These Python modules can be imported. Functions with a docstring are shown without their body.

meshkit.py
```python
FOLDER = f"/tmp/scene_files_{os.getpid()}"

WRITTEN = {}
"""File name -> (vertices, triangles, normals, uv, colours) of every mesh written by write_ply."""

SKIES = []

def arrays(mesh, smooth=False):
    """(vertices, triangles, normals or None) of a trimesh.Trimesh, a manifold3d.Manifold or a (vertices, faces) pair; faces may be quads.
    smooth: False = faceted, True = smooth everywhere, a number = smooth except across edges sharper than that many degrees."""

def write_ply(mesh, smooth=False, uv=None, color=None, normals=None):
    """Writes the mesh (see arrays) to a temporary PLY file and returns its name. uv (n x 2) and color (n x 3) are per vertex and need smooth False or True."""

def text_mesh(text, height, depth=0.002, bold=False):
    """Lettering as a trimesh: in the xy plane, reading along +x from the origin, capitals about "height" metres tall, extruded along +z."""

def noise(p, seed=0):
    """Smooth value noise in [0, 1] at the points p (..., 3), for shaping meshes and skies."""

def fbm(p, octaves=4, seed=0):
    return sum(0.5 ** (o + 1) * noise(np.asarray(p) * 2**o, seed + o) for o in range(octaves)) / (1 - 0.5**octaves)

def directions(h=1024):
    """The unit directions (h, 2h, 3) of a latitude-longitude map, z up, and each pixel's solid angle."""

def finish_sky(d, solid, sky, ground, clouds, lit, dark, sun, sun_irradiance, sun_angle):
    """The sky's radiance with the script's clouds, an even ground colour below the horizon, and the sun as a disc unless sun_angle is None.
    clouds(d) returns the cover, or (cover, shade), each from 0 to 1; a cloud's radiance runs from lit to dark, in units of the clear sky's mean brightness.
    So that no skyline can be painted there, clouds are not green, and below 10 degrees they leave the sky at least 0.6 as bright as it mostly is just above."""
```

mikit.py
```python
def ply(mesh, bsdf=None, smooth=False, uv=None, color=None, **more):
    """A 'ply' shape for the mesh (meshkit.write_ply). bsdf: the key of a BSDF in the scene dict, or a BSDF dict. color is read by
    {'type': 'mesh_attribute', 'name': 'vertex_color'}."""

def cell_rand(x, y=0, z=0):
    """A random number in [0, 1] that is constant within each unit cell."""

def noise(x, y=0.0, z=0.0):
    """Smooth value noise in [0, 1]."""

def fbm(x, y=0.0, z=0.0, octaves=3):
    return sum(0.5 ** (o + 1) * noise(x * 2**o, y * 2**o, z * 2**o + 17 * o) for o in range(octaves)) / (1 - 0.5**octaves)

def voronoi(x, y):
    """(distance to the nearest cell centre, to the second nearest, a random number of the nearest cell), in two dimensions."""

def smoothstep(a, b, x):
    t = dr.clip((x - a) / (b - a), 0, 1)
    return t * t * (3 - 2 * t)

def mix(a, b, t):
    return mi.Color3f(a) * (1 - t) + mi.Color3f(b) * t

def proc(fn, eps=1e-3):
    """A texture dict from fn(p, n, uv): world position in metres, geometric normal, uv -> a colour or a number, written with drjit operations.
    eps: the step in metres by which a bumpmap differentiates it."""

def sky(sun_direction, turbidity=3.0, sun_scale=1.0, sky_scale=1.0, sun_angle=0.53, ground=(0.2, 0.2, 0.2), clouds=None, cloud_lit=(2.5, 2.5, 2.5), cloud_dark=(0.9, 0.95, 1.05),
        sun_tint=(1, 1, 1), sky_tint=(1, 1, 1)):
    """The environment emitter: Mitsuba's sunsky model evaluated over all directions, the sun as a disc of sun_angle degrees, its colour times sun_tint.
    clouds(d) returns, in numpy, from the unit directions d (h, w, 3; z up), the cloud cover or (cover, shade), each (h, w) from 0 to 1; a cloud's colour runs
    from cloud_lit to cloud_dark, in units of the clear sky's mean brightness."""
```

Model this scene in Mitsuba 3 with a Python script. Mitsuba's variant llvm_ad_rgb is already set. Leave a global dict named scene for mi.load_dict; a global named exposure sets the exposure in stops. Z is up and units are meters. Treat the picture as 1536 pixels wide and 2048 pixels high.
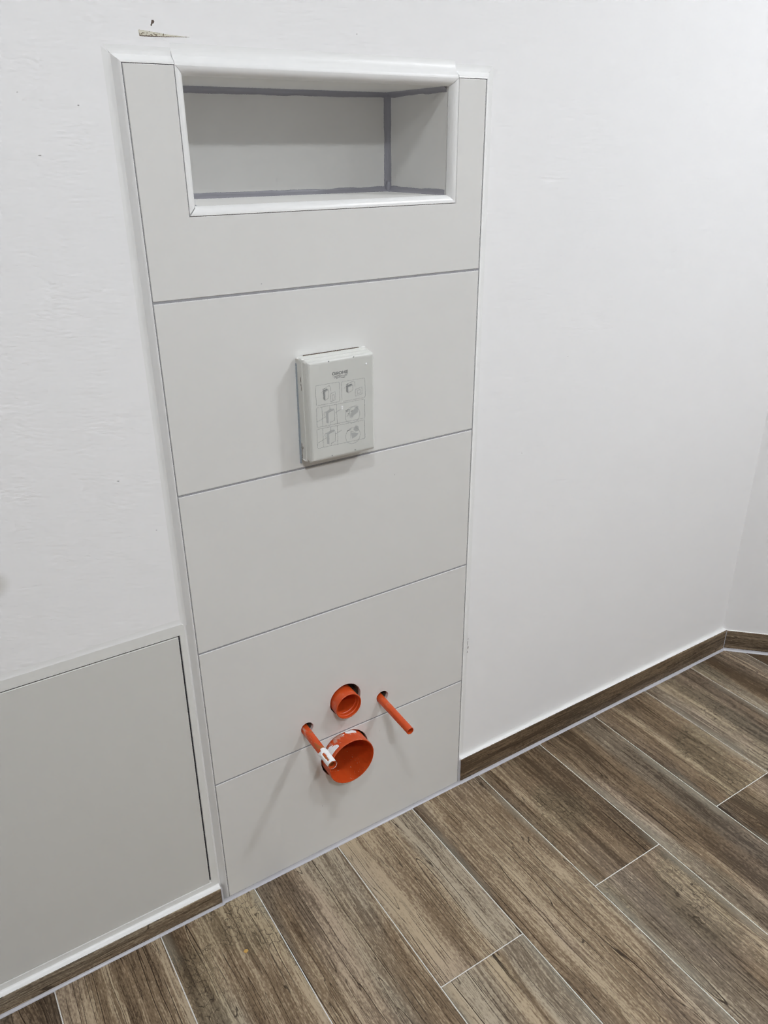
import math
import numpy as np
import trimesh
import shapely.geometry as sg
from shapely import affinity, union_all
import drjit as dr
import mitsuba as mi
import mikit
import meshkit
from mikit import noise, fbm, voronoi, cell_rand, smoothstep, mix, proc

T = mi.ScalarTransform4f
scene = {"type": "scene"}
labels = {}

# ------------------------------------------------------------------ camera, light, exposure
CAM = np.array([-0.33597, -1.13681, 1.41396])
FWD = np.array([0.4877154, 0.7645470, -0.4214280])
UP = np.array([0.2335481, 0.3508733, 0.9068314])
scene["camera"] = {
    "type": "perspective", "fov": 52.252, "fov_axis": "x", "near_clip": 0.02, "far_clip": 50.0,
    "to_world": T().look_at(origin=CAM.tolist(), target=(CAM + FWD).tolist(), up=UP.tolist()),
}
exposure = 3.07
CEIL = 2.42
# ceiling lights: x, y, radius, radiance
LIGHTS = [(1.42, -1.02, 0.10, 21.0), (-0.12, -1.95, 0.10, 28.0), (-0.25, -1.02, 0.10, 11.0), (1.42, -1.95, 0.10, 8.0)]
LIGHT_TINT = np.array([0.955, 0.99, 1.03])

# ------------------------------------------------------------------ materials
def two(b):
    return {"type": "twosided", "bsdf": b}

def pr(color, rough=0.5, spec=0.5, **k):
    c = color if isinstance(color, dict) else {"type": "rgb", "value": list(color)}
    return {"type": "principled", "base_color": c, "roughness": rough, "specular": spec, **k}

def wall_bump(p, n, uv):
    a = fbm(p.x * 215, p.y * 215 + 0.5, p.z * 330, octaves=3)
    return a * 0.0008 + noise(p.x * 45, p.y * 45, p.z * 60) * 0.00045

def wall_col(p, n, uv):
    t = fbm(p.x * 2.3, p.y * 2.3, p.z * 2.3, octaves=3)
    # soft round patch, wall colour darker towards its middle, near the access panel
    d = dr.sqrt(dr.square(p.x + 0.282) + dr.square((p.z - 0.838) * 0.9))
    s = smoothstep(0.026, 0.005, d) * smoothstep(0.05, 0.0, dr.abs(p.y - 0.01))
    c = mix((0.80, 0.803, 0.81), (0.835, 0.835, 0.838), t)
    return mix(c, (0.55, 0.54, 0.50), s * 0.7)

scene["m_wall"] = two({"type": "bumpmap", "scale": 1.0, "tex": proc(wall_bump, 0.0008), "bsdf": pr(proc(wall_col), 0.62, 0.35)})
scene["m_ceiling"] = two(pr((0.78, 0.78, 0.78), 0.7, 0.3))

def tile_col(p, n, uv):
    t = fbm(p.x * 5, p.y * 5, p.z * 5, octaves=3)
    return mix((0.660, 0.657, 0.640), (0.686, 0.684, 0.668), t)

scene["m_tile"] = two(pr(proc(tile_col), 0.40, 0.45))
scene["m_door"] = two(pr((0.615, 0.615, 0.59), 0.42, 0.4))
scene["m_trim"] = two(pr((0.76, 0.765, 0.76), 0.25, 0.5))
scene["m_caulk"] = two(pr((0.77, 0.775, 0.77), 0.38, 0.45))
scene["m_frame"] = two(pr((0.71, 0.715, 0.695), 0.4, 0.45))
scene["m_grout"] = two(pr((0.31, 0.312, 0.33), 0.8, 0.2))
scene["m_gap"] = two(pr((0.24, 0.24, 0.25), 0.8, 0.2))
scene["m_dark"] = two(pr((0.03, 0.03, 0.035), 0.8, 0.2))
scene["m_silicone"] = two(pr((0.46, 0.46, 0.49), 0.3, 0.45))
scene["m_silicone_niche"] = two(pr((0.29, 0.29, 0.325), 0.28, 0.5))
scene["m_floorgrout"] = two(pr((0.66, 0.645, 0.61), 0.75, 0.2))

def core_col(p, n, uv):
    t = fbm(p.x * 160, p.y * 60, p.z * 160, octaves=3)
    return mix((0.09, 0.075, 0.055), (0.30, 0.27, 0.22), smoothstep(0.3, 0.75, t))

scene["m_core"] = two(pr(proc(core_col), 0.9, 0.1))

def orange_clean(p, n, uv):
    t = fbm(p.x * 90, p.y * 30, p.z * 90, octaves=3)
    c = mix((0.53, 0.058, 0.009), (0.58, 0.082, 0.015), t)
    dust = smoothstep(0.55, 0.85, fbm(p.x * 150, p.y * 150, p.z * 150, octaves=3)) * smoothstep(-0.06, 0.0, p.y)
    axis = dr.sqrt(dr.square(p.x - 0.2873) + dr.square(p.z - 0.3868))
    return mix(c, (0.52, 0.22, 0.14), dr.select(axis < 0.0286, 0.0, dust * 0.5))

def orange_dirty(p, n, uv):
    c = mix((0.53, 0.058, 0.009), (0.58, 0.082, 0.015), fbm(p.x * 90, p.y * 30, p.z * 90, octaves=3))
    # mortar smears near the wall and dried splashes
    near = smoothstep(-0.042, 0.0, p.y)
    axis = dr.sqrt(dr.square(p.x - 0.2852) + dr.square(p.z - 0.2508))
    near = dr.select(axis < 0.0522, 0.0, near)
    sm = smoothstep(0.50, 0.66, fbm(p.x * 120 + 7, p.y * 55, p.z * 120, octaves=3))
    c = mix(c, (0.48, 0.36, 0.29), sm * near * 0.65)
    green = smoothstep(0.62, 0.74, fbm(p.x * 70, p.y * 60 + 3, p.z * 70, octaves=2))
    c = mix(c, (0.20, 0.13, 0.04), dr.select(axis < 0.056, 0.0, green * 0.55))
    spots = smoothstep(0.86, 0.94, noise(p.x * 420, p.y * 420, p.z * 420 + 5)) * dr.select(axis < 0.0522, smoothstep(0.5, 0.6, noise(p.x * 60, p.z * 60)), 1.0)
    return mix(c, (0.72, 0.50, 0.40), spots * 0.8)

scene["m_orange"] = two(pr(proc(orange_clean), 0.36, 0.45))
scene["m_orange_dirty"] = two(pr(proc(orange_dirty), 0.42, 0.4))
scene["m_paint"] = two(pr((0.80, 0.81, 0.82), 0.35, 0.5))

def box_col(p, n, uv):
    t = fbm(p.x * 22, p.y * 22, p.z * 14, octaves=3)
    return mix((0.545, 0.552, 0.525), (0.615, 0.622, 0.592), t)

scene["m_box"] = two(pr(proc(box_col), 0.28, 0.5))
scene["m_film"] = two(pr((0.27, 0.31, 0.35), 0.35, 0.5))
scene["m_print"] = two(pr((0.26, 0.27, 0.265), 0.5, 0.3))
scene["m_print_dark"] = two(pr((0.12, 0.125, 0.125), 0.5, 0.3))
scene["m_print_mid"] = two(pr((0.40, 0.41, 0.40), 0.5, 0.3))
scene["m_chip"] = two(pr(proc(lambda p, n, uv: mix((0.64, 0.62, 0.53), (0.22, 0.19, 0.14), smoothstep(0.66, 0.76, noise(p.x * 700, p.z * 700)))), 0.9, 0.1))
scene["m_mark"] = two(pr((0.12, 0.095, 0.08), 0.8, 0.2))
scene["m_grey_mark"] = two(pr((0.36, 0.36, 0.36), 0.8, 0.2))
scene["m_metal"] = two(pr((0.75, 0.75, 0.75), 0.35, 0.5))


def wood(u, v, su, kid, tone, crackle):
    """u across the grain, v along it (metres), su: position across the plank 0..1, kid: a number per piece, tone: how pale it is."""
    r1, r2, r3, r4 = (cell_rand(kid, s, 3) for s in (1, 2, 3, 4))
    u = u + r1 * 3.7
    v = v + r2 * 9.1
    # knots bend the grain
    kd, _, kr = voronoi(u * 4.6 + 3, v * 1.9)
    bend = dr.exp(-dr.square(kd / 0.30)) * dr.select(kr > 0.5, 1.0, 0.1)
    wu = u + 0.012 * (fbm(u * 9, v * 3.0, 2.0, octaves=2) - 0.5) + 0.0035 * (noise(u * 60, v * 14, 3.0) - 0.5) + 0.022 * bend * (noise(u * 15, v * 8, 5.0) - 0.5)
    wv = v + 0.03 * bend * (noise(u * 20, v * 11, 9.0) - 0.5)
    broad = fbm(wu * 15, wv * 1.7, 1.0, octaves=2)
    bands = fbm(wu * 70, wv * 3.0, 4.0, octaves=3)
    fine = fbm(wu * 430, wv * 20, 8.0, octaves=2)
    fleck = fbm(wu * 520, wv * 190, 3.0, octaves=2)
    dark, mid, light = (0.080, 0.052, 0.030), (0.190, 0.134, 0.083), (0.42, 0.335, 0.230)
    k = tone + 1.05 * (broad - 0.5) + 0.80 * (bands - 0.5) + 0.70 * (fine - 0.5) + 0.62 * (fleck - 0.5)
    c = mix(dark, mid, smoothstep(-0.12, 0.42, k))
    c = mix(c, light, smoothstep(0.36, 1.02, k))
    g = smoothstep(0.50, 0.72, fbm(wu * 13 + 5, wv * 1.8, 6.0, octaves=2))
    lum = mi.luminance(c)
    c = mix(c, mi.Color3f(lum * 1.03, lum * 0.98, lum * 0.83), g * 0.36)
    red = smoothstep(0.5, 0.75, fbm(wu * 9 + 11, wv * 2.4, 12.0, octaves=2))
    c = mix(c, mi.Color3f(lum * 1.19, lum * 0.93, lum * 0.72), red * 0.5)
    # long broken cracks along the grain, three sizes
    def contour(fu, fv, seed):
        """distance in metres to a wavy line that runs along the grain"""
        n0 = noise(wu * fu, wv * fv, seed)
        slope = dr.abs(noise((wu + 0.0008) * fu, wv * fv, seed) - n0) / 0.0008
        return dr.abs(n0 - 0.5) / dr.maximum(slope, 0.12 * fu)
    line1 = contour(58.0, 2.0, 21.0)
    m1 = smoothstep(0.40, 0.54, noise(wu * 30, wv * 7, 22.0))
    c1 = smoothstep(0.00105, 0.00040, line1) * m1
    line2 = contour(140.0, 4.0, 31.0)
    m2 = smoothstep(0.40, 0.56, noise(wu * 55, wv * 15, 32.0))
    c2 = smoothstep(0.00080, 0.00028, line2) * m2
    line3 = contour(300.0, 8.0, 51.0)
    m3 = smoothstep(0.40, 0.62, fbm(wu * 46, wv * 18, 52.0, octaves=2))
    c3 = smoothstep(0.00060, 0.00020, line3) * m3
    hi = smoothstep(0.0006, 0.0002, dr.abs(line1 - 0.0015)) * m1
    # crackled patches near knots
    pm = smoothstep(0.60, 0.74, fbm(u * 8 + 2, v * 4.2, 41.0, octaves=3) + 0.10 * bend + crackle)
    wa, wb = fbm(u * 95, v * 80, 2.0, octaves=2), fbm(u * 95 + 9, v * 80, 7.0, octaves=2)
    f1, f2, _ = voronoi(u * 78 + 1.0 * wa, v * 52 + 1.0 * wb)
    c4 = smoothstep(0.075, 0.02, f2 - f1) * pm * smoothstep(0.34, 0.52, noise(u * 45, v * 38, 43.0))
    crack = dr.maximum(dr.maximum(c1 * 0.97, c2 * 0.85), dr.maximum(c3 * 0.60, c4 * 0.85))
    c = mix(c, c * 1.35, hi * 0.6)
    c = mix(c, mi.Color3f(lum * 1.12, lum * 0.95, lum * 0.60), pm * 0.32)
    c = mix(c, (0.028, 0.018, 0.011), crack * 0.92)
    # a pale worn margin on some boards
    ed = smoothstep(0.88, 0.99, dr.maximum(su, 1 - su) + 0.06 * (noise(v * 9, kid) - 0.5))
    c = mix(c, mi.Color3f(0.26, 0.24, 0.19), ed * smoothstep(0.45, 0.75, noise(v * 5, kid + 3.0)) * 0.5)
    return c, crack

JX, PW = 0.0542, 0.2018     # first joint and pitch of the floor boards

def floor_cell(p):
    q = (p.x - JX) / PW
    k = dr.floor(q)
    odd = k - 2 * dr.floor(k / 2)
    off = dr.select(odd > 0.5, 0.392, 0.992)
    row = dr.floor((-p.y - off) / 1.202)
    kid = k * 13.0 + row * 7.0 + 400.0
    tone = 0.30 + 0.3 * cell_rand(kid, 3, 3)
    crackle = mi.Float(-0.03)
    for (kk, rr), (t, ck) in TONES.items():
        here = (k == kk) & (row == rr)
        tone, crackle = dr.select(here, t, tone), dr.select(here, ck, crackle)
    return q - k, kid, tone, crackle

# boards differ in how pale and how crackled they are: (column, row from the wall)
TONES = {(-3, -1): (0.36, -0.1), (-2, -1): (0.50, -0.06), (-1, -1): (0.54, 0.13), (0, -1): (0.48, -0.2), (1, -1): (0.66, -0.3), (1, 0): (0.70, -0.12), (2, -1): (0.27, -0.12),
         (3, -1): (0.44, 0.0), (3, 0): (0.34, -0.03), (4, -1): (0.28, -0.1), (5, -1): (0.36, 0.03), (5, 0): (0.22, -0.1), (6, -1): (0.36, 0.0), (7, -1): (0.20, -0.1), (8, -1): (0.20, -0.1)}

def floor_col(p, n, uv):
    su, kid, tone, ck = floor_cell(p)
    return wood(p.x, p.y, su, kid, tone, ck)[0]

def floor_h(p, n, uv):
    q = fbm(p.x * 330, p.y * 26, 2.0, octaves=2)
    l = smoothstep(0.05, 0.0, dr.abs(noise(p.x * 110, p.y * 7, 21.0) - 0.5))
    return q * 0.00035 - l * 0.0004

scene["m_wood"] = two({"type": "bumpmap", "scale": 1.0, "tex": proc(floor_h, 0.0006), "bsdf": pr(proc(floor_col), 0.62, 0.18)})

def base_col(p, n, uv):
    kid = dr.select(p.x < 0.2, 3.0, dr.select(p.x + p.y > 1.6285, 8.0, 5.0))
    c, _ = wood(p.z * 1.0, p.x, 0.5, kid + 60.0, mi.Float(0.34), dr.select(kid > 7.0, 0.2, -0.05))
    return c

scene["m_wood_base"] = two(pr(proc(base_col), 0.5, 0.4))

# ------------------------------------------------------------------ helpers
def numbered(key):
    if key not in scene and key not in labels:
        return key
    i = 1
    while f"{key}_{i:03d}" in scene or f"{key}_{i:03d}" in labels:
        i += 1
    return f"{key}_{i:03d}"

def add(key, mesh, m, smooth=False, parent=None, **info):
    full = numbered(f"{parent}__{key}" if parent else key)
    scene[full] = mikit.ply(mesh, m, smooth=smooth)
    if info:
        labels[full] = info
    return full

def thing(key, label, category, group=None):
    key = numbered(key)
    labels[key] = {"label": label, "category": category, **({"group": group} if group else {})}
    return key

cat = trimesh.util.concatenate

def wall_pt(v):
    """(a, b, h): a -> x, b -> z, h -> out of the wall (-y)."""
    v = np.asarray(v, float)
    return np.c_[v[:, 0], -v[:, 2], v[:, 1]]

def ring_offset(r, b):
    """mitred inward offset of a ring, vertex by vertex (ccw outer / cw holes)."""
    r = np.asarray(r, float)
    d = np.roll(r, -1, 0) - r
    d /= np.linalg.norm(d, axis=1, keepdims=True)
    nrm = np.c_[-d[:, 1], d[:, 0]]
    n0, n1 = np.roll(nrm, 1, 0), nrm
    m = n0 + n1
    m /= np.maximum((m * n1).sum(1, keepdims=True), 0.3)
    return r + m * b

def plate(poly, h0, h1, bev=0.0):
    """a polygon extruded from h0 to h1 with a chamfer at its h1 edge; result in (a, b, h)."""
    poly = sg.polygon.orient(poly, 1.0)
    rings = [np.array(poly.exterior.coords)[:-1]] + [np.array(i.coords)[:-1] for i in poly.interiors]
    V, F, base = [], [], 0
    tops = []
    for r in rings:
        n = len(r)
        t = ring_offset(r, bev) if bev > 0 else r
        tops.append(t)
        layers = [np.c_[r, np.full(n, h0)]] + ([np.c_[r, np.full(n, h1 - bev)]] if bev > 0 else []) + [np.c_[t, np.full(n, h1)]]
        i = np.arange(n); j = (i + 1) % n
        for k in range(len(layers) - 1):
            a, b = base + k * n, base + (k + 1) * n
            F += [np.c_[a + i, a + j, b + j], np.c_[a + i, b + j, b + i]]
        V += layers
        base += n * len(layers)
    for ringset, h, flip in ((tops, h1, False), (rings, h0, True)):
        p = sg.Polygon(ringset[0], ringset[1:])
        v, f = trimesh.creation.triangulate_polygon(p, engine="earcut")
        f = np.asarray(f)
        # keep upward orientation
        ar = np.cross(v[f[:, 1]] - v[f[:, 0]], v[f[:, 2]] - v[f[:, 0]])
        f = np.where((ar < 0)[:, None], f[:, ::-1], f)
        F.append((f[:, ::-1] if flip else f) + base)
        V.append(np.c_[v, np.full(len(v), h)])
        base += len(v)
    return trimesh.Trimesh(np.vstack(V), np.vstack(F), process=False)

def wplate(poly, h0, h1, bev=0.0):
    m = plate(poly, h0, h1, bev)
    return trimesh.Trimesh(wall_pt(m.vertices), m.faces, process=False)   # (a,b,h)->(x,-h,z) keeps handedness

def rect(x0, y0, x1, y1):
    return sg.box(x0, y0, x1, y1)

def bx(x0, x1, y0, y1, z0, z1, bev=0.0):
    if bev <= 0:
        m = trimesh.creation.box((x1 - x0, y1 - y0, z1 - z0))
        m.apply_translation(((x0 + x1) / 2, (y0 + y1) / 2, (z0 + z1) / 2))
        return m
    c = np.array([[x, y, z] for x in (x0, x1) for y in (y0, y1) for z in (z0, z1)])
    mid = c.mean(0)
    s = np.sign(c - mid)
    pts = np.vstack([c - s * bev * np.array(k) for k in ((0, 1, 1), (1, 0, 1), (1, 1, 0))])
    return trimesh.convex.convex_hull(pts)

def sweep(prof, P0, P1, A, B, m0=0.0, m1=0.0, wob=None):
    """profile points (a, b) along P0->P1 at P + a*A + b*B; the ends are sheared by m*a for mitres."""
    P0, P1, A, B = (np.asarray(v, float) for v in (P0, P1, A, B))
    D = P1 - P0
    L = np.linalg.norm(D)
    D = D / L
    prof = np.asarray(prof, float)
    n = len(prof)
    steps = 2 if wob is None else max(2, int(L / wob[1]))
    V = []
    for s in np.linspace(0, 1, steps):
        off = (m0 * (1 - s) - m1 * s) * prof[:, :1]
        amp = 1.0
        if wob is not None:
            amp = 1 + wob[0] * (meshkit.fbm(np.array([[s * L * wob[2] + wob[3], 0.3, wob[3]]]), 3)[0] - 0.5)
        V.append(P0 + D * L * s + D * off + (prof[:, :1] * A + prof[:, 1:] * B) * amp)
    V = np.vstack(V)
    F = []
    i = np.arange(n); j = (i + 1) % n
    for k in range(steps - 1):
        a, b = k * n, (k + 1) * n
        F += [np.c_[a + i, a + j, b + j], np.c_[a + i, b + j, b + i]]
    pv, pf = trimesh.creation.triangulate_polygon(sg.Polygon(prof), engine="earcut")
    idx = np.array([np.argmin(((prof - q) ** 2).sum(1)) for q in pv])
    F += [idx[pf][:, ::-1], idx[pf] + (steps - 1) * n]
    m = trimesh.Trimesh(V, np.vstack(F), process=False)
    m.fix_normals()
    return m

def quarter(r, n=9):
    """convex quarter round: from (0, 0) on the face, over to (r, r) on the side; closed at the back. a: outward, b: depth."""
    t = np.linspace(0, np.pi / 2, n)
    return [(r * math.sin(a), r * (1 - math.cos(a))) for a in t] + [(0, r)]

def concave(w, h, n=7):
    """concave fillet between two surfaces meeting at (0, 0): from (w, 0) to (0, h)."""
    t = np.linspace(0, np.pi / 2, n)
    return [(w * (1 - math.sin(a)), h * (1 - math.cos(a))) for a in t] + [(0.0, 0.0)]

def lathe(profile, n=64):
    """profile (r, s): radius and distance out of the wall; axis along -y through the origin."""
    m = trimesh.creation.revolve(np.asarray(profile, float), sections=n)
    v = m.vertices
    return trimesh.Trimesh(np.c_[v[:, 0], -v[:, 2], v[:, 1]], m.faces, process=False)

def circle(x, z, r, n=56, jag=0.0, seed=0):
    t = np.linspace(0, 2 * np.pi, n, endpoint=False)
    rng = np.random.default_rng(seed)
    rr = r + jag * (rng.random(n) - 0.5)
    return np.c_[x + rr * np.cos(t), z + rr * np.sin(t)]

# ------------------------------------------------------------------ the room
YP = 0.010                      # plaster face; the tiled panel's face is y = 0
X0 = -2.70
DIAG = 1.632                    # plaster of the diagonal wall: x + y = DIAG
XE, YB = 2.35, -4.40
PANEL = (0.0, 0.597, 1.5155)
NX0, NX1, NZ0 = 0.0695, 0.5385, 1.329       # outer edges of the niche trims
R = 0.012
floor_poly = sg.Polygon([(X0, 0.012), (DIAG, 0.012), (XE, DIAG - XE), (XE, YB), (X0, YB)])

fl = plate(floor_poly, -0.03, -0.0011)
add("floor", fl, "m_floorgrout", kind="structure", label="floor of brown wood-look tiles with pale grout joints")
rng = np.random.default_rng(4)
k0, k1 = int(math.floor((X0 - JX) / PW)) - 1, int(math.ceil((XE - JX) / PW))
area = floor_poly.buffer(0.0)
area = area.intersection(sg.box(X0 + 0.002, YB + 0.002, XE - 0.002, -0.002))
for k in range(k0, k1 + 1):
    off = 0.392 if k % 2 else 0.992
    for row in range(-1, 4):
        ya, yb = -(off + row * 1.202), -(off + (row + 1) * 1.202)
        r = rect(JX + k * PW + 0.0011, yb + 0.0011, JX + (k + 1) * PW - 0.0011, ya - 0.0011).intersection(area)
        if r.is_empty or r.area < 0.002:
            continue
        lift = 0.0002 * rng.random()
        add("plank", plate(sg.Polygon(r.exterior.coords), -0.009, lift, 0.0008), "m_wood", parent="floor")

add("ceiling", plate(floor_poly.buffer(0.02), CEIL, CEIL + 0.05), "m_ceiling", kind="structure")

# back wall plaster with the cut-out of the tiled panel and of the access panel
ACC = (-0.635, -0.0145, 0.044, 0.6775)
wall_sh = sg.box(X0, 0, DIAG - YP + 0.02, CEIL)
cut = union_all([sg.box(-R + 0.0005, -0.01, PANEL[1] + R - 0.0005, PANEL[2] + R - 0.0005), sg.box(*[ACC[0], ACC[2], ACC[1], ACC[3]])])
wall_sh = wall_sh.difference(cut)
pieces = [wplate(g, -0.03, -YP) for g in getattr(wall_sh, "geoms", [wall_sh])]
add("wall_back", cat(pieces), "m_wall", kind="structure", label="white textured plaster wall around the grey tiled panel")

# diagonal wall on the right, and the walls behind the camera
dg = np.array([1, -1, 0]) / math.sqrt(2)
dn = np.array([1, 1, 0]) / math.sqrt(2)
p0 = np.array([DIAG - YP, YP, 0.0])
Ld = (XE - p0[0]) * math.sqrt(2)
def slab(P0, D, N, L, z0, z1, th):
    P0, D, N = (np.asarray(v, float) for v in (P0, D, N))
    q = np.array([P0, P0 + D * L, P0 + D * L + N * th, P0 + N * th])
    v = np.vstack([q + [0, 0, z0], q + [0, 0, z1]])
    return trimesh.convex.convex_hull(v)
add("wall_right", slab(p0 - dg * 0.0, dg, dn, Ld, 0, CEIL, 0.03), "m_wall", kind="structure", label="white plaster wall set at an angle at the right edge")
add("wall_east", bx(XE, XE + 0.03, YB, DIAG - XE, 0, CEIL), "m_wall", kind="structure")
add("wall_front", bx(X0, XE, YB - 0.03, YB, 0, CEIL), "m_wall", kind="structure")
add("wall_left", bx(X0 - 0.03, X0, YB, 0.03, 0, CEIL), "m_wall", kind="structure")

# ------------------------------------------------------------------ tiled panel
JZ = [0.309, 0.611, 0.913, 1.215]
H_LOW, H_UP = (0.2859, 0.2498, 0.0570), (0.2919, 0.3889, 0.0358)
H_R, H_L = (0.3813, 0.3559, 0.0142), (0.2017, 0.3545, 0.0136)
holes = [sg.Polygon(circle(*H_LOW, n=72, jag=0.0010, seed=1)), sg.Polygon(circle(*H_UP, n=60, jag=0.0008, seed=2)),
         sg.Polygon(circle(*H_R, n=36, jag=0.0005, seed=3)), sg.Polygon(circle(*H_L, n=36, jag=0.0006, seed=4))]
holes_u = union_all(holes)
COVER = (0.2225, 0.3490, 0.934, 1.1065)
zs = [0.0065] + JZ + [PANEL[2] + 0.0003]
g = 0.0018
for i in range(5):
    z0, z1 = zs[i] + (g if i else 0), zs[i + 1] - (g if i < 4 else 0.0012)
    sh = rect(PANEL[0] + 0.0016, z0, PANEL[1] - 0.0018, z1)
    if i == 4:
        sh = sh.difference(sg.box(NX0 - 0.001, NZ0 - 0.001, NX1 + 0.001, 2.0))
    sh = sh.difference(holes_u)
    sh = max(getattr(sh, "geoms", [sh]), key=lambda q: q.area)
    add("wall_tile", wplate(sh, -0.008, 0.0, 0.0006), "m_tile", parent="wall_back")

grout = sg.box(0, 0, PANEL[1], PANEL[2]).difference(sg.box(NX0, NZ0, NX1, 2.0)).difference(holes_u.buffer(0.001))
lines = union_all([sg.box(0.001, z - 0.004, PANEL[1] - 0.001, z + 0.004) for z in JZ]).difference(holes_u.buffer(0.0005))
add("joint_grout", cat([wplate(q, -0.0075, -0.0012) for q in getattr(lines, "geoms", [lines])]), "m_grout", parent="wall_back")
add("tile_backing", wplate(grout, -0.0095, -0.0018), "m_gap", parent="wall_back")
core = sg.box(0.12, 0.15, 0.46, 0.46).difference(holes_u.buffer(0.0015))
add("wall_core", wplate(core, -0.075, -0.0096), "m_core", parent="wall_back")
add("cavity_backing", bx(0.12, 0.46, 0.075, 0.08, 0.15, 0.46), "m_core", parent="wall_back")

# niche: five glazed slabs inside, grey silicone in its corners
ix0, ix1, iz0, iz1, yb = NX0 + R, NX1 - R, NZ0 + R, PANEL[2] - R, 0.190
ny = 0.0125
add("niche_tile", bx(ix0 - 0.004, ix1 + 0.004, yb, yb + 0.008, iz0 - 0.004, iz1 + 0.004), "m_tile", parent="wall_back", label="grey back tile of the niche")
add("niche_tile", bx(ix0 - 0.008, ix0, ny, yb, iz0 - 0.008, iz1 + 0.008), "m_tile", parent="wall_back")
add("niche_tile", bx(ix1, ix1 + 0.008, ny + 0.0012, yb, iz0 - 0.008, iz1 + 0.008), "m_tile", parent="wall_back")
add("niche_tile", bx(ix0, ix1, ny, yb, iz0 - 0.008, iz0), "m_tile", parent="wall_back")
add("niche_tile", bx(ix0, ix1, ny, yb, iz1, iz1 + 0.008), "m_tile", parent="wall_back")
sil = concave(0.0090, 0.0085)
W = (0.55, 0.004, 26)
def silicone(P0, P1, A, B, seed):
    add("silicone_bead", sweep(sil, P0, P1, A, B, wob=W + (seed,)), "m_silicone_niche", 40, parent="wall_back")
silicone((ix0, yb, iz0), (ix1, yb, iz0), (0, -1, 0), (0, 0, 1), 1.0)
silicone((ix0, yb, iz1), (ix1, yb, iz1), (0, -1, 0), (0, 0, -1), 2.0)
silicone((ix1, yb, iz0), (ix1, yb, iz1), (-1, 0, 0), (0, -1, 0), 3.0)
silicone((ix0, yb, iz0), (ix0, yb, iz1), (1, 0, 0), (0, -1, 0), 4.0)
silicone((ix1, 0.016, iz0), (ix1, yb, iz0), (-1, 0, 0), (0, 0, 1), 5.0)
silicone((ix1, 0.016, iz1), (ix1, yb, iz1), (-1, 0, 0), (0, 0, -1), 6.0)
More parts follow.
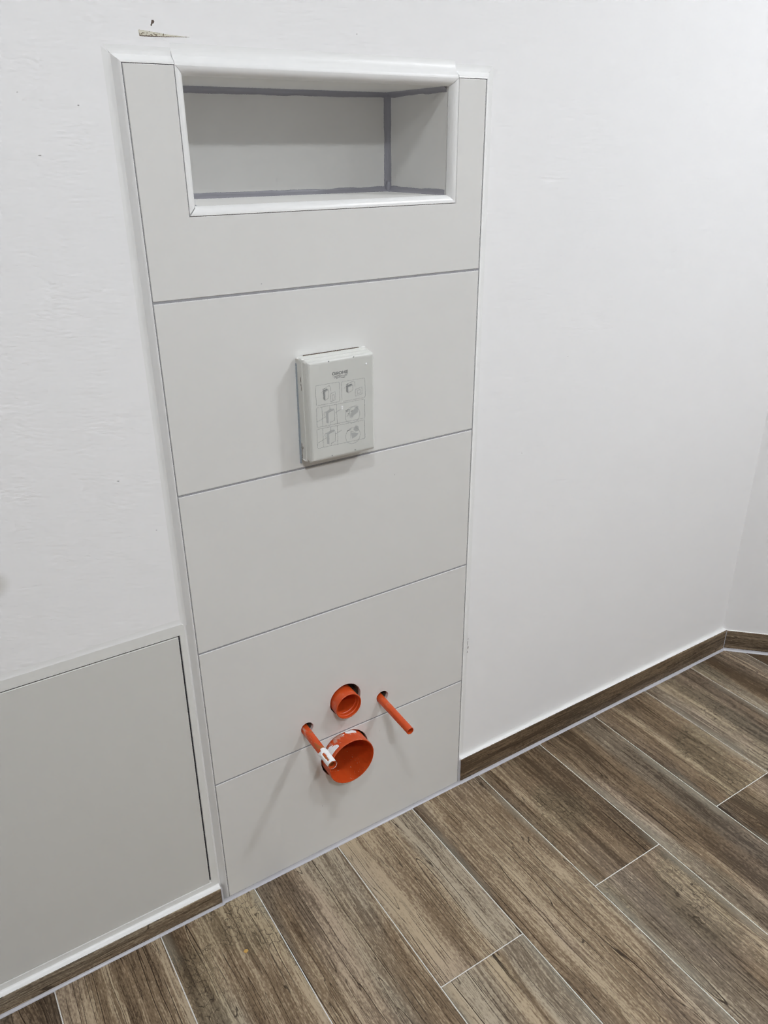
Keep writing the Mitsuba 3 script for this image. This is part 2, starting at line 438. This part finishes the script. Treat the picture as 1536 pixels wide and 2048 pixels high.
silicone((ix0, 0.016, iz0), (ix0, yb, iz0), (1, 0, 0), (0, 0, 1), 7.0)
def blob(c, r, seed):
    m = trimesh.creation.icosphere(3, 1.0)
    v = m.vertices * (1 + 0.25 * (meshkit.fbm(m.vertices * 2 + seed, 3) - 0.5)[:, None])
    m.vertices = v * np.asarray(r) + np.asarray(c)
    return m
add("silicone_blob", blob((ix1 - 0.002, yb - 0.002, iz0 + 0.006), (0.0055, 0.0055, 0.013), 3), "m_silicone_niche", True, parent="wall_back")

# ------------------------------------------------------------------ quarter-round trims
Q = quarter(R, 11)
n_trim = [0]
def trim(mesh, m, smooth, label=None):
    n_trim[0] += 1
    k = f"trim_{n_trim[0]}"
    add(k, mesh, m, smooth, kind="structure", **({"label": label} if label else {}))
Y = (0, 1, 0)
QO = [(0, 0), (0.0014, 0.0002), (0.0028, 0.0010), (0.0042, 0.0023), (0.0075, 0.0062), (0.0105, 0.0098), (0.0118, 0.0118), (0.0118, 0.0125), (0, 0.0125)]   # outer strips: softly nosed, then a flat slope
zt, xr = PANEL[2], PANEL[1]
trim(sweep(QO, (0, 0, 0.0), (0, 0, zt), (-1, 0, 0), Y, 0, -1), "m_trim", 40, "white quarter-round edge strip on the left of the tiled panel")
trim(sweep(QO, (xr, 0, 0.0), (xr, 0, zt), (1, 0, 0), Y, 0, -1), "m_trim", 40, "white quarter-round edge strip on the right of the tiled panel")
trim(sweep(QO, (0, 0, zt), (NX0, 0, zt), (0, 0, 1), Y, -1, 0), "m_trim", 40, "short white strip over the left pier of the niche")
trim(sweep(QO, (NX1 + 0.001, 0, zt), (xr, 0, zt), (0, 0, 1), Y, 0, -1), "m_trim", 40, "short white strip over the right pier of the niche")
trim(sweep(Q, (NX0, 0, NZ0 + 0.002), (NX0, 0, zt), (1, 0, 0), Y, 1, 1), "m_trim", 40, "white quarter-round strip on the left edge of the niche")
trim(sweep(Q, (NX1, 0, NZ0), (NX1, 0, zt), (-1, 0, 0), Y, 1, 1), "m_trim", 40, "white quarter-round strip on the right edge of the niche")
trim(sweep(Q, (NX0, -0.0006, NZ0), (NX1 - 0.0006, -0.0006, NZ0), (0, 0, 1), Y, 1, 1), "m_trim", 40, "white quarter-round strip on the sill of the niche")
trim(sweep(Q, (NX0 + 0.0006, 0, zt), (NX1 - 0.0008, 0, zt), (0, 0, -1), Y, 1, 1), "m_trim", 40, "white quarter-round strip on the lintel of the niche")
# painted fillets that run the trims into the plaster
lint = [(-0.0012, -0.0003), (0.0015, 0.0), (0.0040, 0.0012), (0.0085, 0.0050), (0.0130, 0.0080), (0.019, 0.0096), (0.027, 0.0101), (0.027, 0.013), (-0.0012, 0.013)]
trim(sweep(lint, (NX0 + 0.0003, 0, zt + 0.0002), (NX1 - 0.001, 0, zt + 0.0002), (0, 0, 1), Y, 0, 0), "m_caulk", 50, "white filler run over the niche lintel")
fil = [(0.0, -0.0012), (0.0030, -0.0007), (0.0065, -0.0002), (0.011, 0.0), (0.011, 0.002), (0.0, 0.002)]
trim(sweep(fil, (-R + 0.0030, YP, 0.672), (-R + 0.0030, YP, zt + R - 0.003), (-1, 0, 0), Y, 0, -0.8), "m_caulk", 50)
trim(sweep(fil, (xr + R - 0.0030, YP, 0.08), (xr + R - 0.0030, YP, zt + R - 0.003), (1, 0, 0), Y, 0, -0.8), "m_caulk", 50)
trim(sweep(fil, (-R + 0.003, YP, zt + R - 0.0030), (NX0, YP, zt + R - 0.0030), (0, 0, 1), Y, -0.8, 0), "m_caulk", 50)
trim(sweep(fil, (NX1, YP, zt + R - 0.0030), (xr + R - 0.003, YP, zt + R - 0.0030), (0, 0, 1), Y, 0, -0.8), "m_caulk", 50)

# ------------------------------------------------------------------ baseboards, their caulk and the floor silicone
def baseboard(key, P0, P1, N, h, label):
    """N: outwards into the room."""
    P0, P1, N = (np.asarray(v, float) for v in (P0, P1, N))
    prof = [(0, 0.004), (0, h - 0.0006), (0.0006, h), (0.013, h), (0.013, 0.004)]
    return add(key, sweep(prof, P0, P1, -N, (0, 0, 1)), "m_wood_base", kind="structure", label=label)

def bead(h0, h1, dep):
    """concave caulk on top of a baseboard: (a: depth from its face into the wall, b: height)."""
    t = np.linspace(0, 1, 9)
    a = 0.0012 + (dep - 0.0012) * (1 - (1 - t) ** 2.8)
    b = h0 + (h1 - h0) * t ** 2.3
    return [(0.0008, h0 - 0.0008)] + list(zip(a, b)) + [(dep + 0.002, h1), (dep + 0.002, h0 - 0.0008)]

b1 = baseboard("baseboard_left", (X0, -0.003, 0), (-R - 0.0045, -0.003, 0), (0, -1, 0), 0.043, "low brown wood-look baseboard tile under the access panel")
add("caulk_bead", sweep(bead(0.043, 0.064, 0.0135), (X0, -0.003, 0), (-R - 0.003, -0.003, 0), (0, 1, 0), (0, 0, 1)), "m_caulk", 50, parent=b1)
xd = 1.6265
b2 = baseboard("baseboard_back", (xr + 0.0065, -0.0015, 0), (xd + 0.001, -0.0015, 0), (0, -1, 0), 0.0715, "brown wood-look baseboard tile right of the tiled panel")
add("caulk_bead", sweep(bead(0.0715, 0.094, 0.0118), (xr + 0.0075, -0.0015, 0), (xd + 0.006, -0.0015, 0), (0, 1, 0), (0, 0, 1)), "m_caulk", 50, parent=b2)
N3 = -dn
q0 = np.array([xd + 0.0015, -0.0015, 0]) + dg * 0.0016
b3 = baseboard("baseboard_right", q0, q0 + dg * 1.0, N3, 0.0690, "brown crackled baseboard tile on the angled wall")
add("caulk_bead", sweep(bead(0.0690, 0.091, 0.0055), q0 - dg * 0.004, q0 + dg * 1.0, dn, (0, 0, 1)), "m_caulk", 50, parent=b3)
add("corner_grout", bx(xd - 0.0006, xd + 0.0026, -0.0018, 0.004, 0.003, 0.0705), "m_silicone", parent=b2)

fs = concave(0.0070, 0.0075)
def floor_sil(P0, P1, A, seed):
    trim(sweep(fs, P0, P1, A, (0, 0, 1), wob=(0.12, 0.01, 9, seed)), "m_silicone", 50, "grey silicone joint between floor and wall")
floor_sil((X0, -0.0022, 0), (-R, -0.0022, 0), (0, -1, 0), 1.0)
floor_sil((-R - 0.001, -0.0003, 0), (xr + 0.006, -0.0003, 0), (0, -1, 0), 2.0)
floor_sil((xr + 0.005, -0.0012, 0), (xd + 0.002, -0.0012, 0), (0, -1, 0), 3.0)
floor_sil(q0 - dg * 0.006, q0 + dg * 1.0, -dn, 4.0)
add("silicone_end", sweep(concave(0.005, 0.006), (-R - 0.0045, -0.0, 0.0), (-R - 0.0045, -0.0, 0.043), (1, 0, 0), (0, -1, 0)), "m_silicone", 50, parent=b1)
add("silicone_end", sweep([(0, 0), (0.0062, 0), (0.0062, 0.006), (0, 0.006)], (xr + 0.0008, -0.0006, 0.0), (xr + 0.0008, -0.0006, 0.072), (1, 0, 0), (0, 1, 0)), "m_silicone", 50, parent=b2)

# ------------------------------------------------------------------ access panel on the left
ap = thing("access_panel", "flush grey-white inspection door in a slim frame, low on the left wall", "access panel")
outer = sg.box(ACC[0], ACC[2], ACC[1], ACC[3]).buffer(-0.006).buffer(0.006)
# the door hangs slightly out of true
door_q = [(-0.6120, 0.0614), (-0.0325, 0.0602), (-0.0269, 0.6531), (-0.6120, 0.6561)]
door = sg.Polygon(door_q)
opening = sg.Polygon([(-0.6140, 0.0606), (-0.0297, 0.0594), (-0.0242, 0.6552), (-0.6140, 0.6582)])
add("frame", wplate(outer.difference(opening), -0.0117, -YP + 0.0012, 0.0009), "m_frame", parent=ap)
add("door", wplate(door, -0.0117, -YP + 0.0008, 0.0008), "m_door", parent=ap)
add("gap_backing", wplate(outer.buffer(-0.004), -0.026, -0.0118), "m_dark", parent=ap)
# filler at the frame's upper edge
cf = [(0, -0.0012), (0.002, -0.0008), (0.005, -0.0002), (0.010, 0.0), (0.010, 0.002), (0, 0.002)]
add("filler_edge", sweep(cf, (ACC[0], YP, ACC[3] - 0.0008), (ACC[1] - 0.004, YP, ACC[3] - 0.0008), (0, 0, 1), Y, wob=(0.25, 0.01, 20, 3.0)), "m_caulk", 50, parent=ap)

# ------------------------------------------------------------------ the pipe ends
def cap(key, label, category, cx, cz, r, d, deep, m, lip):
    t = thing(key, label, category)
    wall = 0.0022
    prof = [(r - 0.0008, -0.088), (r - 0.0004, d - 0.004)]
    prof += [(r, d - 0.003), (r, d - 0.0006), (r - 0.0006, d), (r - wall + 0.0004, d), (r - wall, d - 0.0006)]
    if lip:
        prof += [(r - wall, d - 0.006), (r - wall - 0.0016, d - 0.0075), (r - wall - 0.0016, d - 0.0095), (r - wall - 0.0004, d - 0.011), (r - wall - 0.0004, d - 0.015), (r - wall - 0.0016, d - 0.0165)]
        inner = r - wall - 0.0016
    else:
        prof += [(r - wall - 0.0006, d - 0.010)]
        inner = r - wall - 0.0008
    prof += [(inner - 0.0006, d - deep + 0.006), (inner - 0.003, d - deep + 0.0015), (inner - 0.008, d - deep), (0.0002, d - deep)]
    mesh = lathe(prof, 88)
    mesh.apply_translation((cx, 0, cz))
    add("plug", mesh, m, 32, parent=t)
    return t

low = cap("drain_pipe_plug", "large orange plastic drain plug, the lowest and widest of the pipe openings", "pipe plug", 0.2852, 0.2508, 0.0534, 0.0315, 0.115, "m_orange_dirty", False)
up = cap("flush_pipe_plug", "orange plastic plug of medium size with ribs inside, above the large drain plug", "pipe plug", 0.2873, 0.3868, 0.0292, 0.0215, 0.062, "m_orange", True)

def patch(r0, a0, a1, s0, s1, thick, seed, gaps=(), both=False):
    """dried filler on a round pipe: a bumpy skin between angles a0..a1 and lengths s0..s1, thin at its ragged rim."""
    na, ns = 72, 44
    A, S = np.meshgrid(np.linspace(a0, a1, na), np.linspace(s0, s1, ns), indexing="ij")
    p = np.c_[np.cos(A).ravel(), np.sin(A).ravel(), S.ravel() * 60]
    nz = meshkit.fbm(p * 1.6 + seed, 4).reshape(A.shape)
    fine = meshkit.fbm(p * np.array([5, 5, 1.2]) + seed * 2, 3).reshape(A.shape)
    ea = np.minimum(A - a0, a1 - A) / (a1 - a0) * 2
    es = (S - s0) / (s1 - s0)
    m = np.minimum(ea * 2.4, es * 3.2)
    if both:
        m = np.minimum(np.minimum(ea * 1.3, es * 1.6), (1 - es) * 1.8) - 0.22
    m = np.clip(m + (nz - 0.5) * (2.6 if both else 1.7), -0.4, 1)
    for ga, gw, g0, g1 in gaps:
        m = np.where(True, np.minimum(m, np.maximum(np.abs(A - ga) / gw - 1 + (nz - 0.5) * 2.0, np.maximum((g0 - S) / 0.003, (S - g1) / 0.003))), m)
    rad = r0(S) + np.where(m > 0, 0.0002 + thick * np.clip(m, 0, 1) ** 0.6 * (0.45 + 0.9 * fine), -0.0012)
    V = np.c_[(rad * np.cos(A)).ravel(), -S.ravel(), (rad * np.sin(A)).ravel()]
    i, j = np.meshgrid(np.arange(na - 1), np.arange(ns - 1), indexing="ij")
    q = np.stack([i * ns + j, (i + 1) * ns + j, (i + 1) * ns + j + 1, i * ns + j + 1], -1).reshape(-1, 4)
    return trimesh.Trimesh(V, np.vstack([q[:, [0, 1, 2]], q[:, [0, 2, 3]]]), process=False)

rad = math.radians
for a0, a1, s0, s1, th_, sd in ((118, 178, -0.006, 0.024, 0.0009, 4.0), (52, 92, -0.004, 0.011, 0.0010, 6.0), (84, 120, -0.004, 0.010, 0.0009, 7.5)):
    pm_ = patch(lambda s: 0.0529 + 0 * s, rad(a0), rad(a1), s0, s1, th_, sd, both=True)
    pm_.apply_translation((0.2852, 0, 0.2508))
    add("filler_smear", pm_, "m_paint", True, parent=low, label="white filler smeared on the plug")

def sleeve(label, base, end, r, m, seed):
    t = thing("bolt_sleeve", label, "pipe")
    base, end = np.asarray(base, float), np.asarray(end, float)
    L = np.linalg.norm(end - base)
    w = 0.0014
    prof = [(r + 0.0006, -0.065), (r + 0.0005, 0.0), (r + 0.0002, L * 0.5), (r, L - 0.0005), (r - 0.0004, L), (r - w + 0.0003, L), (r - w, L - 0.0006), (r - w - 0.0002, L - 0.05), (0.0001, L - 0.05)]
    mesh = lathe(prof, 40)
    d = (end - base) / L
    ax = np.cross((0, -1, 0), d)
    M = trimesh.transformations.rotation_matrix(math.asin(np.linalg.norm(ax)), ax)
    M[:3, 3] = base
    mesh.apply_transform(M)
    add("tube", mesh, m, 32, parent=t)
    return t, M, L

sleeve("clean orange plastic bolt sleeve right of the pipe plugs, sticking out of its small hole", (0.3782, 0, 0.3508), (0.3764, -0.1125, 0.3462), 0.0080, "m_orange", 1)
ls, Ms, Ls = sleeve("dirty orange plastic bolt sleeve left of the pipe plugs, its tip coated with white filler", (0.1987, 0, 0.3502), (0.1961, -0.1135, 0.3494), 0.0084, "m_orange_dirty", 2)
pt = patch(lambda s: 0.0084 + 0.0003 * (Ls - s) / Ls, rad(-140), rad(215), Ls - 0.043, Ls - 0.0002, 0.0014, 2.3, gaps=((rad(122), 0.24, Ls - 0.031, Ls - 0.008),))
pt.apply_transform(Ms)
add("filler_coat", pt, "m_paint", True, parent=ls, label="white filler caked on the tip")

# ------------------------------------------------------------------ inspection cover of the cistern
cv = thing("inspection_cover", "raised white plastic cover printed with small mounting pictures, on the tiled panel", "cover")
def rounded(poly_pts, d0, d1, rc, re, n=6):
    """a box out of the wall with rounded corners (rc) and a rounded front edge (re)."""
    base = sg.Polygon(poly_pts).buffer(-rc).buffer(rc, quad_segs=7)
    t = np.linspace(0, np.pi / 2, n)
    layers = [(0.0, d0)] + [(re * (1 - math.cos(a)), d1 - re + re * math.sin(a)) for a in t] + [(re + 0.0012, d1)]
    P = np.array(sg.polygon.orient(base, 1).exterior.coords)[:-1]
    rings = []
    for off, h in layers:
        rings.append(np.c_[ring_offset(P, off) if off > 0 else P, np.full(len(P), h)])
    V = np.vstack(rings)
    N = len(P)
    i = np.arange(N); j = (i + 1) % N
    F = []
    for k in range(len(layers) - 1):
        a, b = k * N, (k + 1) * N
        F += [np.c_[a + i, a + j, b + j], np.c_[a + i, b + j, b + i]]
    for ring_, flip in ((rings[-1], False), (rings[0], True)):      # the two flat ends keep vertices of their own
        c = len(V)
        _, tri = trimesh.creation.triangulate_polygon(sg.Polygon(ring_[:, :2]), engine="earcut")
        tri = np.asarray(tri)
        V = np.vstack([V, ring_])
        F.append(c + (tri[:, ::-1] if flip else tri))
    return trimesh.Trimesh(wall_pt(V), np.vstack(F), process=False)

D = 0.0362
cx, cz = 0.2857, 1.0215
add("base_flange", rounded([(0.2206, 0.9312), (0.3505, 0.9312), (0.3505, 1.1078), (0.2206, 1.1078)], -0.004, 0.021, 0.004, 0.0018, 3), "m_box", 35, parent=cv)
add("lid", rounded([(0.2224, 0.9335), (0.3500, 0.9335), (0.3500, 1.1062), (0.2224, 1.1062)], 0.0205, D, 0.0045, 0.0062, 7), "m_box", 40, parent=cv)
# torn protective film at the left side, cut sealant at the corners
film = sg.Polygon([(0.2189, 0.9245), (0.2206, 0.9245), (0.2206, 1.098), (0.2200, 1.098)])
add("film_edge", wplate(film, -0.001, 0.0045), "m_film", parent=cv, label="grey-blue film edge along the left side")
crumbs = [blob((0.2212, -0.006, 1.1062), (0.0022, 0.0035, 0.0018), 1), blob((0.2235, -0.020, 1.1066), (0.0026, 0.0022, 0.0012), 2), blob((0.3475, -0.003, 1.1080), (0.0050, 0.0030, 0.0012), 3),
          blob((0.3506, -0.013, 1.104), (0.0008, 0.004, 0.003), 4), blob((0.2213, -0.014, 0.9335), (0.0016, 0.006, 0.0016), 5), blob((0.2262, -0.026, 0.9325), (0.0022, 0.004, 0.0010), 7)]
for q in crumbs:
    add("sealant_crumb", q, "m_frame", True, parent=cv)
slit = [wplate(rect(0.2345, 1.1074, 0.3400, 1.1089), 0.0002, 0.0016), bx(0.2203, 0.2209, -0.017, -0.0156, 1.070, 1.079), bx(0.2203, 0.2209, -0.017, -0.0160, 1.056, 1.067), bx(0.2203, 0.2209, -0.012, -0.0108, 0.953, 0.957),
        bx(0.3500, 0.3509, -0.024, -0.021, 1.083, 1.089), bx(0.226, 0.240, -0.0245, -0.021, 0.9325, 0.9333), bx(0.2200, 0.2208, -0.0085, -0.0078, 0.935, 0.962)]
for q in slit:
    add("dark_slit", q, "m_mark", parent=cv)

def strokes(items, w):
    out = []
    for p in items:
        ls_ = sg.LineString(p)
        out.append(ls_.buffer(w / 2, quad_segs=3, cap_style="flat"))
    return union_all(out)

def print_mesh(shape, h=0.00025):
    shape = affinity.translate(affinity.scale(shape, 0.001, 0.001, origin=(0, 0)), cx, cz)
    gs = [q for q in getattr(shape, "geoms", [shape]) if q.geom_type == "Polygon" and q.area > 1e-9]
    return cat([wplate(q, D - 0.0003, D + h) for q in gs])

def rrect(x0, y0, x1, y1, r):
    s = sg.box(x0, y0, x1, y1)
    return list(s.buffer(-r).buffer(r, quad_segs=4).exterior.coords)

def ring(x, y, r, n=40):
    t = np.linspace(0, 2 * np.pi, n)
    return np.c_[x + r * np.cos(t), y + r * np.sin(t)].tolist()

thin, bold, grey = [], [], []
thin += [rrect(-49.3, 10.7, -4.9, 44.2, 2.2), rrect(-0.9, 9.7, 44.5, 43.3, 2.2), rrect(-49.5, -26.6, 43.3, 7.0, 2.2), rrect(-50.3, -63.4, 42.5, -29.9, 2.2)]
for y0, y1 in ((-26.6, 7.0), (-63.4, -29.9)):
    dy = y1 - 7.0
    thin += [[(-39.2, y0), (-39.2, y1)], [(-11.4, y0), (-11.4, y1)], [(-24.2, y1), (-24.2, y1 - 8)], [(-24.2, y0), (-24.2, y0 + 6)]]
    thin += [[(-49.5, dy - 17), (-32, dy - 10.5)], [(-15.6, dy - 7.5), (-3.5, dy - 3)]]
    thin += [[(-32.5, dy - 2.5), (-35, dy - 3.2), (-36, dy - 6), (-34, dy - 8.5)]]
    # the drawn box: front outline plus shaded side and top
    thin += [[(-27.5, dy - 4.6), (-16.8, dy - 1.5), (-15.8, dy - 3.2), (-15.8, dy - 19.8), (-25, dy - 22.8)]]
    grey += [[(-32.2, dy - 2.4), (-27.6, dy - 5.2), (-27.6, dy - 23.4), (-32.0, dy - 21.6)], [(-32.2, dy - 2.4), (-22.5, dy + 1.2), (-17.0, dy + 0.6), (-16.0, dy - 2.2), (-18.2, dy - 1.6), (-27.4, dy - 5.2)]]
    thin += [ring(18.6, dy - 16.9 if y1 > 0 else dy - 17.0, 14.4)]
# circle details
bold += [[(5.5, -7.6), (12.5, -6.2)], [(6.2, -9.6), (12.0, -8.6)], [(9.4, -13.8), (12.4, -12.8)], [(15.5, -10.2), (19.0, -9.4)]]
thin += [[(13.6, -20), (13.6, -6.5), (17, -3.6), (28.5, -0.2)], [(7.2, -17.5), (12.8, -14.8)], [(13.6, -20), (17, -22.5)]]
grey += [[(17.2, -16.5), (20, -15.5), (20, -20.5), (17.2, -21.5)], [(15, -13.5), (15, -21), (29.5, -14), (30.5, -3.5), (27, -2.5)]]
bold += [[(7.2, -43.6), (14.8, -41.8)]]
thin += [[(14.5, -45), (23.5, -49.5)], [(14.2, -58.2), (14.2, -46.5), (18, -45.5)]]
grey += [[(15, -48), (22, -49.6), (30, -51.2), (26, -56), (17, -59)], [(19.5, -43.5), (24, -36.5), (29.5, -39), (31, -47), (24.5, -48)]]
# upper two pictures
for ox, wdt, hgt in ((-35.6, 7.0, 14.5), (8.2, 9.6, 9.5)):
    y = 33.8 if ox < 0 else 34.6
    grey += [[(ox, y), (ox + 3.4, y - 2.6), (ox + 3.4, y - 2.6 - hgt), (ox, y - hgt)], [(ox, y), (ox + wdt, y + 2.6), (ox + wdt + 2.8, y + 0.4), (ox + 3.4, y - 2.6)]]
    bold += [[(ox + 0.2, y), (ox + 0.2, y - hgt)], [(ox + 1.6, y - 1.2), (ox + 1.6, y - hgt - 1.4)], [(ox, y), (ox + wdt, y + 2.4)], [(ox + 1.5, y - 1.2), (ox + wdt + 1.5, y + 1.4)], [(ox - 0.8, y + 2.4), (ox + 3.6, y + 3.8)]]
    thin += [[(ox + 3.4, y - 2.6), (ox + wdt + 2.8, y + 0.4), (ox + wdt + 3.0, y + 0.4 - hgt + 0.6), (ox + 3.4, y - 2.6 - hgt), (ox + 3.4, y - 2.6)]]
    fx = ox + 13.6 if ox < 0 else ox + 17.2
    fw, fh = (9.0, 13.5) if ox < 0 else (13.0, 12.0)
    fy = 13.2 if ox < 0 else 14.5
    thin += [[(fx, fy), (fx + fw, fy + 2.2), (fx + fw, fy + 2.2 + fh), (fx, fy + fh), (fx, fy)]]
    thin += [[(fx + fw * .3, fy + 3.4), (fx + fw * .72, fy + 4.4), (fx + fw * .72, fy + fh * .86), (fx + fw * .3, fy + fh * .78), (fx + fw * .3, fy + 3.4)]]
    thin += [[(ox - 4, y - 3), (ox + 5, y + 4.4), (ox + wdt + 4, y + 7.0), (ox + wdt + 7, y + 4.6), (ox + wdt + 7, y - 3)]]
def zone(q):
    """drawings inside a circle stay inside it"""
    m = np.mean(q, axis=0)
    for cz_ in (-9.9, -46.9):
        if math.hypot(m[0] - 18.6, m[1] - cz_) < 14:
            return sg.Point(18.6, cz_).buffer(14.2)
    return sg.box(-90, -90, 90, 90)
add("printed_pictures", print_mesh(strokes(thin, 0.42)), "m_print", parent=cv, kind="stuff", label="thin grey line drawings of the mounting steps")
add("printed_details", print_mesh(strokes(bold, 0.75), 0.0003), "m_print_dark", parent=cv, kind="stuff")
add("printed_shading", print_mesh(union_all([sg.Polygon(q).buffer(0).intersection(zone(q)) for q in grey]), 0.0001), "m_print_mid", parent=cv, kind="stuff")
# lettering with the three waves below it
tx = meshkit.text_mesh("GROHE", 0.0048, 0.0003, bold=True)
v = tx.vertices.copy()
v[:, 0] = (v[:, 0] - v[:, 0].min()) / (v[:, 0].max() - v[:, 0].min()) * 0.0298 - 0.0176
v[:, 1] += 0.0567
tx = trimesh.Trimesh(np.c_[v[:, 0] + cx, -(D - 0.00005 + v[:, 2]), v[:, 1] + cz], tx.faces, process=False)
waves = []
for n_, (x0_, x1_, y_) in enumerate(((-16.5, 12.0, 54.6), (-14.0, 9.8, 52.6), (-10.5, 6.0, 50.6))):
    xx = np.linspace(x0_, x1_, 40)
    yy = y_ + 0.75 * np.sin((xx + 9.5) / 27.0 * 4 * np.pi * 0.78) - 0.012 * (xx + 2.2) ** 2 * 0.05
    waves.append(list(zip(xx, yy)))
add("lettering", cat([tx, print_mesh(strokes(waves, 0.62), 0.0003)]), "m_print_dark", parent=cv, kind="stuff", label="dark grey lettering over three wavy lines")
for x, y in ((-23.2, 80.6), (23.8, 81.6), (-23.3, -81.4), (22.3, -80.6)):
    add("vent_dot", print_mesh(sg.Point(x, y).buffer(1.15), 0.0001), "m_print", parent=cv)
spk = ([blob((cx + x / 1000, -D - 0.0002, cz + z / 1000), (r_, 0.0005, r_), i) for i, (x, z, r_) in enumerate(((47.5, 66.8, 0.0017), (-1.0, 0.9, 0.0017), (-1.2, -3.0, 0.0014), (0.2, 10.2, 0.0007)))])
for q in spk:
    add("white_speck", q, "m_paint", True, parent=cv)

# ------------------------------------------------------------------ small damage on the wall
def mark(pts, m, h=0.0004, y=-YP, key="plaster_chip"):
    add(key, wplate(sg.Polygon(pts).buffer(0), y - 0.001, y + h), m, parent="wall_back")
mark([(0.0303, 1.5532), (0.0385, 1.5528), (0.052, 1.5515), (0.066, 1.5500), (0.0975, 1.5484), (0.080, 1.5474), (0.060, 1.5466), (0.044, 1.5462), (0.0310, 1.5462)], "m_chip")
mark([(0.0300, 1.5534), (0.0310, 1.5534), (0.0312, 1.5470), (0.032, 1.5462), (0.046, 1.5462), (0.064, 1.5467), (0.0975, 1.5484), (0.060, 1.5474), (0.0325, 1.5470)], "m_mark", 0.0005, key="chip_edge")
mark([(0.0468, 1.5585), (0.0486, 1.5583), (0.0493, 1.5606), (0.0512, 1.5612), (0.0525, 1.5634), (0.0515, 1.5650), (0.0490, 1.5648), (0.0484, 1.5622), (0.0478, 1.5606)], "m_mark", key="scratch")
for (x, z, a, b) in ((-0.1146, 1.4088, 0.0022, 0.0009), (-0.0375, 0.8612, 0.0013, 0.0006), (-0.128, 1.479, 0.0006, 0.0006), (-0.058, 1.466, 0.0016, 0.0007), (-0.084, 0.957, 0.0022, 0.0008), (0.355, 1.566, 0.0008, 0.0007),
                     (0.85, 1.02, 0.0012, 0.0006), (0.74, 0.83, 0.001, 0.0006)):
    mark([(x - a, z), (x - a * .2, z + b), (x + a, z + b * .4), (x + a * .3, z - b)], "m_grey_mark", key="scratch")
for (x, z, a, b) in ((0.6165, 0.398, 0.0007, 0.006), (0.6185, 0.3855, 0.0012, 0.0035), (0.6175, 0.409, 0.0005, 0.003), (0.6170, 0.374, 0.0008, 0.0025)):
    mark([(x - a, z - b), (x + a, z - b * .3), (x + a * .4, z + b), (x - a * .8, z + b * .3)], "m_mark", key="scratch")
for (x, z) in ((0.171, 1.2275), (0.4135, 0.858), (0.226, 0.132), (0.372, 0.2685)):
    mark([(x - .0011, z), (x, z + .0009), (x + .0011, z + .0003), (x, z - .0008)], "m_grey_mark", 0.0002, 0.0, key="tile_speck")

scene["m_amber"] = two(pr((0.50, 0.30, 0.08), 0.3, 0.5))
add("glue_drop", blob((-0.0185, -0.1271, 0.0003), (0.0045, 0.0038, 0.0006), 4), "m_amber", True, parent="floor", label="small dried amber glue drop")

# ------------------------------------------------------------------ ceiling lights (above the frame)
for i, (lx, ly, lr, rad_) in enumerate(LIGHTS):
    t = thing("ceiling_light", ["round white ceiling light nearest the angled wall", "round white ceiling light far from the tiled wall on the left side", "round white ceiling light nearest the access panel", "round white ceiling light far from the tiled wall on the right side"][i], "ceiling light")
    ringp = [(lr, 0.0), (lr, 0.012), (lr + 0.004, 0.014), (lr + 0.012, 0.008), (lr + 0.014, 0.0)]
    m = trimesh.creation.revolve(np.array(ringp + [ringp[0]]), sections=56)
    m.vertices = m.vertices * [1, 1, -1] + [lx, ly, CEIL]
    add("rim", m, "m_trim", 30, parent=t)
    d = trimesh.creation.cylinder(lr - 0.0005, 0.008, sections=56)
    d.apply_translation((lx, ly, CEIL - 0.0045))
    key = add("diffuser", d, "m_metal", parent=t)
    scene[key]["emitter"] = {"type": "area", "radiance": {"type": "rgb", "value": (LIGHT_TINT * rad_).tolist()}}
